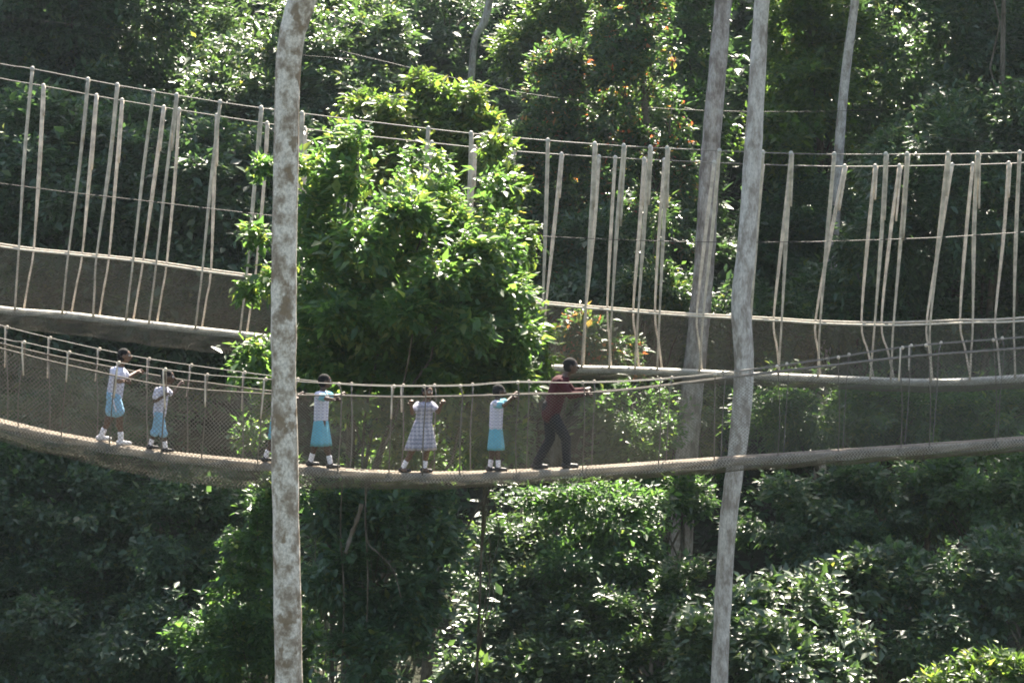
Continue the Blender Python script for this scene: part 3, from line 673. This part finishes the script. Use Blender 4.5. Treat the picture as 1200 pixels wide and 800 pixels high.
# ================================================================== tall bare trunks
def bare_trunk(label, pts, Y, mat, top_lobes=None, base_w=None):
    """pts: (px, py, width in px). The stem runs on to the ground below and to a crown above the frame"""
    line = [P(x, y, Y) for x, y, q in pts]; rad = [q * .5 * Y / F for x, y, q in pts]
    dx = line[-1] - line[-2]; b = line[-1].copy(); gz = float(ground_z(b[0], b[1]))
    n = 5; low = [b + np.array([dx[0] / dx[2] * (gz - b[2]) * .5 * t_, 0, (gz - .2 - b[2]) * t_]) for t_ in np.linspace(0, 1, n + 1)[1:]]
    line += low; rad += [rad[-1] * (1 + .5 * t_ ** 2) for t_ in np.linspace(0, 1, n + 1)[1:]]
    base = line[-1]
    c = catmull(np.c_[np.array(line), rad], 110)
    c[:, 3] *= 1 + .035 * np.sin(np.arange(110) * 1.1) * rng.random(110) + .02 * rng.normal(size=110)
    e = empty('forest_tree', base)
    mb = MB().tube(c[::-1, :3], c[::-1, 3], 20)
    if top_lobes:
        cr, cl = crown('crown', top_lobes, .21, M['leaf_mid'], e, 1.0)
        for q in cl[rng.permutation(len(cl))[:8]]:
            pa = limb_path(c[2, :3], q, .05); mb.tube(pa, np.linspace(c[0, 3] * .5, .02, len(pa)), 6)
    mb.build('trunk', M[mat], e)
    tag(e, label, 'tree', 'bare tall trunks'); return e
LEFT = [(470, -520, 26), (440, -330, 28), (392, -110, 31), (366, -35, 33), (354, 0, 33), (345, 28, 31), (339, 62, 30), (336.5, 110, 30), (335, 200, 29), (333, 300, 30), (332.5, 420, 30), (333.5, 520, 31), (336, 660, 32), (338.5, 800, 34), (341, 1000, 36)]
bare_trunk('nearest trunk, pale grey with lichen and brown blotches, leaning right at its top', LEFT, 22, 'bark_lichen', [(P(480, -620, 22), np.array([2.6, 2.6, 1.4]))])
bare_trunk('smooth pale grey trunk with a kink, standing between the two bridges', [(930, -300, 15), (908, -190, 17), (893, 0, 18), (887, 100, 19.5), (881, 200, 21), (874, 300, 22), (868.5, 345, 23), (869, 375, 23), (872, 420, 24), (870, 470, 23), (865, 520, 22), (858.5, 570, 21), (852.5, 620, 20.5), (847.5, 700, 20), (843, 800, 20), (838, 950, 21)], 34, 'bark_grey', [(P(1010, -115, 34.6), np.array([1.7, 1.5, .8])), (P(1110, -105, 34.8), np.array([1.7, 1.5, .8])), (P(1210, -110, 34.8), np.array([1.7, 1.5, .8])), (P(1000, -260, 34), np.array([2.6, 2.2, 1.4]))])  # low lobes above the frame, added to shade the near bridge's right end
bare_trunk('thick brown grey trunk rising behind the hanging ropes of the far bridge', [(880, -330, 18), (862, -130, 19), (848, 0, 20), (841, 80, 21), (833, 175, 22.5), (826, 300, 24), (818, 390, 25), (810, 470, 26), (803, 560, 27), (797, 660, 28)], 47.5, 'bark_brown', [(P(890, -400, 48), np.array([3.4, 3.0, 1.8]))])
bare_trunk('slim leaning grey trunk high on the right, fading into the dark leaves', [(1020, -260, 8), (1009, -70, 9), (1002, 0, 10), (990, 95, 11), (983, 180, 11.5), (977, 280, 12), (966, 420, 13)], 55, 'bark_grey', [(P(1030, -300, 55), np.array([3.2, 3.0, 1.8]))])
bare_trunk('distant bent pale stem at the top middle in the haze', [(590, -140, 8), (581, -50, 8), (574, 0, 9), (567, 27, 9), (557, 45, 8), (553, 80, 8), (550, 140, 9)], 62.5, 'bark_brown')

# ================================================================== trees with leafy crowns
# ---- the bushy tree between the bridges
def sprays(spec, Y, L, n=60):
    """hanging sprigs that stick out of a crown: (px,py,rx,ry)"""
    T, O = [], []
    for px, py, rx, ry in spec:
        c = P(px, py, Y + rng.uniform(-.4, .4)); d = unit(rng.normal(size=(n, 3))); T.append(c + d * np.array([rx, (rx + ry) / 2, ry]) * (Y / F) * rng.uniform(.2, 1, (n, 1)) ** .7); O.append(d)
    return np.concatenate(T), np.concatenate(O)
Y0 = 33.6
tree('big bushy green tree in the middle, growing up between the two bridges',
     [pl(462, 300, 80, 70, Y0, 1.2), pl(440, 222, 58, 44, Y0, .8), pl(500, 245, 50, 46, Y0 + .3, .8), pl(393, 335, 48, 62, Y0, .8), pl(548, 335, 44, 44, Y0 + .2, .8), pl(475, 390, 84, 46, Y0, 1.0), pl(418, 172, 32, 22, Y0, .45), pl(492, 192, 30, 22, Y0, .45), pl(588, 395, 26, 26, Y0, .4), pl(366, 262, 22, 44, Y0, .4), pl(380, 410, 46, 46, Y0, .7), pl(535, 280, 34, 30, Y0 - .3, .5), pl(572, 300, 20, 18, Y0, .3), pl(604, 350, 14, 16, Y0 + .2, .25), pl(528, 355, 38, 56, Y0 + .4, .6), pl(560, 405, 36, 30, Y0 + .3, .6), pl(500, 430, 60, 34, Y0, .7), pl(420, 430, 50, 30, Y0 + .2, .6), pl(590, 270, 16, 20, Y0, .3), pl(556, 300, 24, 18, Y0 - .9, .35), pl(588, 345, 24, 16, Y0 - .7, .35), pl(606, 392, 22, 18, Y0 - .6, .35), pl(520, 325, 34, 20, Y0 - 1.3, .45), pl(430, 290, 34, 20, Y0 - 1.3, .45), pl(470, 365, 38, 20, Y0 - 1.5, .5), pl(398, 372, 30, 20, Y0 - 1.2, .4), pl(545, 385, 32, 18, Y0 - 1.4, .45), pl(480, 255, 30, 18, Y0 - 1.2, .4),
      pl(440, 470, 66, 44, Y0 + .4, .8), pl(540, 450, 56, 44, Y0 + .4, .8), pl(600, 440, 30, 30, Y0 + .3, .5), pl(460, 545, 66, 40, Y0 + .6, .8), pl(560, 510, 46, 36, Y0 + .6, .6)],
     .145, 'leaf_mid', 1.55, 6, .27, .2, base=(P(425, 600, Y0 + 1.6)[0], Y0 + 1.6), name='bushy_tree', limbs=9,
     extra=sprays([(312, 195, 16, 10), (345, 190, 16, 12), (300, 275, 12, 18), (318, 330, 26, 20), (292, 340, 10, 10), (285, 432, 20, 22), (300, 410, 26, 20), (290, 510, 24, 26), (310, 480, 22, 30), (372, 195, 24, 18), (600, 290, 16, 26), (610, 340, 14, 30), (578, 215, 22, 20), (402, 195, 16, 12), (605, 390, 20, 30), (316, 455, 16, 30)], Y0, .155, 46))
tree('yellow green sunlit crown just above the bushy tree in the middle', [pl(455, 190, 50, 28, 45, .9), pl(555, 190, 36, 36, 45, .8), pl(505, 118, 26, 20, 45.6, .6), pl(470, 140, 34, 24, 45, .8), pl(548, 128, 26, 26, 45.4, .7), pl(425, 130, 28, 16, 45, .5), pl(520, 160, 44, 26, 45.2, .9), pl(570, 150, 16, 18, 45, .4), pl(400, 150, 18, 14, 44.6, .4), pl(490, 96, 12, 10, 45.6, .3)], 0.148, 'leaf_yel', 1.8, 6, .12, .18)
tree('silvery sunlit broad crown behind the top of the lichen trunk', [pl(310, 20, 60, 40, 60.5, 1.7), pl(390, 20, 70, 36, 61, 1.8), pl(290, 75, 56, 40, 58.8, 1.6), pl(365, 70, 54, 40, 59, 1.6), pl(440, 60, 50, 36, 59.5, 1.6), pl(250, 120, 40, 40, 57, 1.3), pl(330, 115, 50, 34, 57.6, 1.4), pl(410, 105, 50, 30, 58, 1.4), pl(228, 175, 32, 36, 55.5, 1.1)], 0.200, 'leaf_glitter', 1.7, 6, .05, .3)
tree('dark leafy tree filling the upper left corner', [pl(40, 30, 110, 70, 61, 3), pl(140, 20, 90, 60, 62, 2.6), pl(70, 110, 110, 60, 60.5, 2.8), pl(-90, 60, 110, 90, 61, 3), pl(40, -90, 130, 80, 62, 3.2), pl(170, -90, 80, 70, 62.5, 2.8), pl(60, -220, 130, 90, 62.5, 3.4), pl(180, -200, 70, 70, 63, 2.8), pl(10, -130, 110, 66, 57, 2.6), pl(150, -140, 70, 60, 57, 2.2), pl(70, -230, 120, 70, 57.5, 2.6), pl(200, -205, 80, 70, 57.2, 2.2), pl(300, -215, 80, 60, 57, 2.2), pl(390, -225, 60, 50, 57, 2)], 0.200, 'leaf_dark', 2.0, 6, .06)  # lobes above the frame are added to shade the foliage behind the left ropes
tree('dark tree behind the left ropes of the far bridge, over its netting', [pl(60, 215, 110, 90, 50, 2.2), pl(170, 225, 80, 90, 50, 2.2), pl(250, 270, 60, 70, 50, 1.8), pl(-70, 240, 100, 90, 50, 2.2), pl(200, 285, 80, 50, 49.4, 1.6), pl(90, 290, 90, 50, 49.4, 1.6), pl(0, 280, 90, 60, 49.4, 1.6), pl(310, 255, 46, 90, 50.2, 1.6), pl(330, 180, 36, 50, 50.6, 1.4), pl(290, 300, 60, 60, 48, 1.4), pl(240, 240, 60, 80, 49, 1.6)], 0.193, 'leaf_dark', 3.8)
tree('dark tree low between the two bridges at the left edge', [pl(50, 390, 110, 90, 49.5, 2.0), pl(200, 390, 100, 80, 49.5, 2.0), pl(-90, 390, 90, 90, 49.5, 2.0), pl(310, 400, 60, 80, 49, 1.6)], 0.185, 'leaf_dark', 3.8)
tree('sunlit feathery sapling along the right edge of the bushy tree in the middle', [pl(596, 215, 18, 22, 35.2, .4), pl(612, 285, 13, 24, 35.2, .4), pl(600, 335, 14, 20, 35, .4), pl(618, 378, 15, 18, 35, .4), pl(582, 172, 16, 12, 35.4, .3), pl(606, 425, 20, 24, 35, .4), pl(628, 398, 13, 16, 35, .3), pl(634, 428, 12, 14, 35, .3), pl(586, 255, 14, 16, 35, .3)], .125, 'leaf_yel', 1.3, 6, .1, .05, base=(P(520, 600, 35.8)[0], 35.8), limbs=6)
# vine towers
tree('tall tower of vines with reddish young leaves on its right edge', [pl(738, 20, 44, 80, 54, 1.2), pl(742, 120, 50, 80, 53.8, 1.3), pl(748, 220, 56, 80, 53.5, 1.4), pl(745, 310, 62, 60, 53.3, 1.5), pl(736, -80, 42, 80, 54, 1.2), pl(792, 140, 14, 44, 53.6, .5), pl(790, 50, 12, 30, 53.8, .4), pl(800, 210, 16, 30, 53.4, .5)], 0.148, 'leaf_red', 2.6, 6, .06, .22, name='vine_covered_tree')
tree('shorter vine covered tower with a bright left edge', [pl(648, 120, 38, 55, 54.5, 1.1), pl(648, 200, 44, 65, 54, 1.2), pl(642, 290, 50, 70, 53.7, 1.3), pl(664, 340, 46, 50, 53, 1.3), pl(660, 75, 26, 30, 54.5, .8), pl(608, 190, 12, 40, 54, .4)], 0.148, 'leaf_red', 2.6, 6, .03, .22, name='vine_covered_tree')
tree('bright rounded crown beside the top of the vine towers', [pl(640, 30, 40, 34, 60, 1.5), pl(675, 10, 40, 40, 60, 1.5), pl(600, 60, 26, 30, 60, 1.0), pl(640, 75, 26, 22, 60, .9)], 0.177, 'leaf_yel', 1.7, 6, .04, .18)
tree('dim hazy tree at the top centre behind the bent pale stem', [pl(520, 30, 60, 60, 69, 2.4), pl(600, 40, 40, 70, 70, 2), pl(560, 130, 60, 50, 68, 2.2)], 0.222, 'leaf_dark', 1.3)
tree('green tree between the thick brown trunk and the vine tower', [pl(810, 60, 34, 90, 60, 1.8), pl(815, 160, 40, 60, 58, 1.6), pl(800, 230, 40, 60, 57, 1.6), pl(840, -40, 60, 50, 60, 2)], 0.185, 'leaf_mid', 1.6, 6, 0)
tree('tree glinting yellow green between the two grey trunks at the top right', [pl(930, 40, 50, 60, 58, 2), pl(950, 110, 52, 60, 57.5, 2), pl(915, 170, 44, 60, 57, 1.7), pl(985, 60, 40, 60, 58.5, 1.7), pl(940, -50, 60, 60, 58.5, 2)], 0.185, 'leaf_yel', 1.7, 6, 0)
tree('dark tall tree filling the upper right corner', [pl(1100, 40, 90, 80, 60, 3), pl(1180, 110, 80, 90, 60, 3), pl(1060, 140, 70, 80, 59, 2.5), pl(1270, 60, 90, 110, 60, 3), pl(1150, -60, 120, 70, 61, 3), pl(1100, -170, 130, 80, 62, 3.2), pl(1230, -180, 110, 90, 62, 3.2), pl(1130, -290, 130, 80, 62.5, 3.2), pl(1100, -420, 150, 90, 62.5, 3.2)], 0.193, 'leaf_dark', 1.6, 6, .08)  # unseen upper lobes, added so the foliage at upper right stays in shade
tree('green tree behind the right ropes of the far bridge', [pl(950, 260, 60, 60, 56.5, 1.8), pl(1090, -140, 80, 60, 50.5, 1.8), pl(1180, -150, 80, 66, 50.5, 1.9), pl(1270, -120, 80, 70, 50.5, 1.9), pl(1080, 190, 64, 60, 50, 1.8), pl(1160, 165, 80, 70, 50, 2.0), pl(1245, 170, 80, 80, 50, 2.0), pl(1060, 270, 70, 80, 50, 2.0), pl(1150, 255, 80, 80, 50, 2.2), pl(1240, 260, 80, 90, 50, 2.2), pl(900, 290, 50, 70, 56, 1.8)], 0.156, 'leaf_dark', 2.4, 6, .08)  # unseen top lobes, added to shade the far bridge and bushes at right
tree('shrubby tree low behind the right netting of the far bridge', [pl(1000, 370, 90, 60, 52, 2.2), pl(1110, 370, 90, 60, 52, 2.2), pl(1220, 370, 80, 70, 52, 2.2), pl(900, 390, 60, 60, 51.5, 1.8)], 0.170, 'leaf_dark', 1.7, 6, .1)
tree('small sunlit shrub with yellowish leaves behind the far bridge handrail', [pl(762, 335, 40, 30, 49.5, .9), pl(790, 350, 26, 22, 49.5, .7), pl(735, 350, 24, 30, 49.5, .7), pl(772, 250, 22, 22, 50, .6)], 0.148, 'leaf_gloss', 1.9, 6, .1, .1)
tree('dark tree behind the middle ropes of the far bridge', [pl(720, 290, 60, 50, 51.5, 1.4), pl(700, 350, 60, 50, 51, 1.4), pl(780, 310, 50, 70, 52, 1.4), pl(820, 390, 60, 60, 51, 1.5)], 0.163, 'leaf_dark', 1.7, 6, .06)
tree('low shrub with reddish tips under the far bridge behind the man in red', [pl(650, 385, 34, 26, 45.5, .7), pl(680, 395, 30, 30, 45.5, .7), pl(640, 415, 30, 26, 45.5, .7), pl(700, 430, 60, 40, 46, 1)], 0.126, 'leaf_red', 1.9, 6, .14, .08, name='shrub', cat='shrub')
# ---- under the near bridge
tree('mid green thicket seen through the right netting of the near bridge', [pl(930, 480, 70, 50, 46.5, 1.5), pl(1040, 490, 80, 50, 46.5, 1.6), pl(1150, 490, 80, 55, 46.5, 1.6), pl(1250, 480, 70, 60, 46.5, 1.6)], 0.138, 'leaf_mid', 1.8, 6, .16)
tree('shady thicket seen through the netting ahead of the man in red', [pl(740, 490, 60, 46, 44.6, 1.3), pl(830, 505, 50, 50, 49.5, 1.2), pl(745, 545, 46, 40, 44.5, 1.1)], 0.138, 'leaf_mid', 1.8, 6, .12)
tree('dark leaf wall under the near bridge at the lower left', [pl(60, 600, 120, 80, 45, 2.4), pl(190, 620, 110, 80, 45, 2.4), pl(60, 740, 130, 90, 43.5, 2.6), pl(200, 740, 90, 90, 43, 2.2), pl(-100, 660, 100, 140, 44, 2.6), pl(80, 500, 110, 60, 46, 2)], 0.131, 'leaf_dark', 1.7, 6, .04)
tree('green tree rising left of the lichen trunk at the bottom', [pl(300, 700, 48, 60, 38, 1.0), pl(310, 620, 34, 50, 38, .8), pl(265, 760, 50, 50, 38, 1.0), pl(330, 770, 50, 60, 38, 1.0), pl(330, 570, 26, 30, 38, .5)], 0.125, 'leaf_mid', 2.0, 6, .02, .12)
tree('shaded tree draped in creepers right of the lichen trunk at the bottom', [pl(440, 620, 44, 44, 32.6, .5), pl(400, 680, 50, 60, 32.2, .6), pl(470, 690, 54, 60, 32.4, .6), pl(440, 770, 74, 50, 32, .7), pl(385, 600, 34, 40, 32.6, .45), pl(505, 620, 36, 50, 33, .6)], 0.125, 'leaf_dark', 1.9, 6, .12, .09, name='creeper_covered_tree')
tree('glossy bush glittering white in the sun under the middle of the near bridge', [pl(588, 645, 38, 40, 41.6, .8), pl(612, 595, 34, 36, 42.8, .8), pl(566, 690, 38, 40, 40.9, .8), pl(606, 700, 34, 40, 40.6, .8), pl(585, 745, 40, 36, 39.8, .8), pl(560, 790, 50, 36, 39.0, .8), pl(625, 650, 20, 40, 41.5, .6)], .145, 'leaf_glitter', 1.9, 6, .05, .12)
tree('rounded green tree below the man in red', [pl(800, 582, 38, 24, 44.2, .7), pl(690, 600, 70, 42, 41, 1.2), pl(745, 605, 42, 38, 41.5, 1.0), pl(690, 660, 60, 46, 40.6, 1.2), pl(748, 640, 30, 36, 41, .7)], 0.125, 'leaf_mid', 1.9, 6, -.03)
tree('green bush with scattered glints at the bottom between glittering bush and kinked trunk', [pl(690, 740, 60, 60, 39, 1.2), pl(760, 720, 60, 60, 39, 1.2), pl(740, 790, 80, 50, 38.5, 1.3), pl(810, 700, 44, 46, 39.5, .9), pl(640, 790, 50, 50, 39, 1)], 0.125, 'leaf_gloss', 1.9, 6, -.02)
tree('broad glossy bush glittering white at the lower right beside the kinked trunk', [pl(935, 705, 56, 36, 37.6, .9), pl(1000, 685, 40, 32, 38.2, .8), pl(905, 755, 54, 36, 36.4, .9), pl(965, 745, 46, 34, 36.8, .8), pl(950, 795, 60, 34, 35.5, .9), pl(820, 770, 34, 46, 36.2, .7), pl(872, 725, 32, 36, 37.2, .6)], .165, 'leaf_glitter', 1.9, 6, .06, .12, name='glossy_bush', cat='bush')
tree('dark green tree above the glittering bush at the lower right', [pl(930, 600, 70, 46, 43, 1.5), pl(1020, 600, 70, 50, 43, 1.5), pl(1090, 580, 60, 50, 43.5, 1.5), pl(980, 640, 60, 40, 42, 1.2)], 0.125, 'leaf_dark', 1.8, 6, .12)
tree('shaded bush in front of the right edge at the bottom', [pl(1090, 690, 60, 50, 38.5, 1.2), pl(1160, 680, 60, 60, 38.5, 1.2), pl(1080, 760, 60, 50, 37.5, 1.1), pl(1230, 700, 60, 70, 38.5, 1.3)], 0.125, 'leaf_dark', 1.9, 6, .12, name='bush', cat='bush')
tree('fresh green tree under the near bridge at the right edge', [pl(1160, 590, 60, 50, 42, 1.3), pl(1220, 570, 60, 60, 42, 1.3), pl(1100, 570, 36, 36, 42.3, .8)], 0.125, 'leaf_mid', 1.8, 6, -.04)
tree('small sunlit bush in the bottom right corner', [pl(1160, 795, 50, 26, 34, .7), pl(1110, 810, 40, 26, 34, .6), pl(1210, 800, 40, 40, 34, .7)], 0.125, 'leaf_yel', 1.9, 6, .05, .08, name='bush', cat='bush')

def liana(label, pts, Y, r, m='bark_dark'):
    c = catmull(np.array([P(x, y, Y + d) for x, y, d in pts]), 30)
    tag(MB().tube(c, r * (1 + .2 * np.sin(np.arange(30) * .9)), 6).build('liana', M[m]), label, 'creeper')
liana('pale crooked dead branch hanging in the creepers under the near bridge', [(424, 590, 0), (419, 607, 0), (411, 628, .1), (405, 648, 0)], 31.6, .034, 'bark_dark')
liana('thin creeper arching to the right among shaded leaves under the bridge', [(428, 560, 0), (430, 630, 0), (444, 648, -.1), (461, 668, 0), (470, 700, 0)], 31.6, .010)
liana('straight dark creeper hanging down under the bridge right of the lichen trunk', [(432, 548, 0), (428, 600, 0), (431, 680, 0), (427, 800, .1)], 31.8, .013)
liana('thin creeper hanging beside the leaf wall of the bushy tree under the bridge', [(402, 552, 0), (399, 620, .1), (403, 700, 0), (400, 800, .1)], 31.7, .011)
# ---- the wood on the hill behind, one mass, and low growth on the slope
lob = []
for yy in np.arange(62, 104, 4.2):
    for xx in np.arange(-52, 53, 5.0):
        x = xx + rng.uniform(-2, 2); y = yy + rng.uniform(-1.8, 1.8)
        if y < 66 and abs(x) > 34: pass
        h = rng.uniform(3.0, 7.0); r = rng.uniform(2.0, 3.4)
        lob.append((np.array([x, y, float(ground_z(x, y)) + h - r * .4]), np.array([r, r, r * .8])))
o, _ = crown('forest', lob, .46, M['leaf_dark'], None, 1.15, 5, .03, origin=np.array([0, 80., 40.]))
tag(o, 'dense wood covering the hill behind everything', 'forest', None, 'stuff')
n = 22000
x = rng.uniform(-40, 40, n); y = rng.uniform(40, 80, n)
T = np.stack([x, y, ground_z(x, y) + rng.random(n) ** 2 * 1.6 + .05], 1); O = unit(np.array([0, -.5, .8]) + rng.normal(size=(n, 3)) * .5)
V, Fc, N = leaf_arrays(T, O, .3, 6); N_LEAVES += N
o = big_mesh('undergrowth', V, Fc, M['leaf_dark'], None, (0, 60, 20), np.repeat(rng.beta(1.6, 2.4, N), 2))
tag(o, 'low leafy undergrowth on the slope', 'undergrowth', None, 'stuff')
print('LEAVES', N_LEAVES)

# ================================================================== the air
hz = MB(); x0, x1, y0, y1, z0, z1 = -78, 78, -20, 128, -4, 78
hz.add([(x0, y0, z0), (x1, y0, z0), (x1, y1, z0), (x0, y1, z0), (x0, y0, z1), (x1, y0, z1), (x1, y1, z1), (x0, y1, z1)],
       [(3, 2, 1, 0), (4, 5, 6, 7), (0, 1, 5, 4), (1, 2, 6, 5), (2, 3, 7, 6), (3, 0, 4, 7)])
hm = bpy.data.materials.new('humid air'); hm.use_nodes = True; t_ = hm.node_tree; t_.nodes.remove(t_.nodes['Principled BSDF'])
pv = t_.nodes.new('ShaderNodeVolumePrincipled'); pv.inputs['Color'].default_value = (.74, .88, 1, 1); pv.inputs['Density'].default_value = .00016; pv.inputs['Anisotropy'].default_value = .35
t_.links.new(pv.outputs[0], t_.nodes['Material Output'].inputs['Volume'])
tag(hz.build('haze', hm, None, (0, 50, 30), smooth=False), None, None, None, 'stuff')
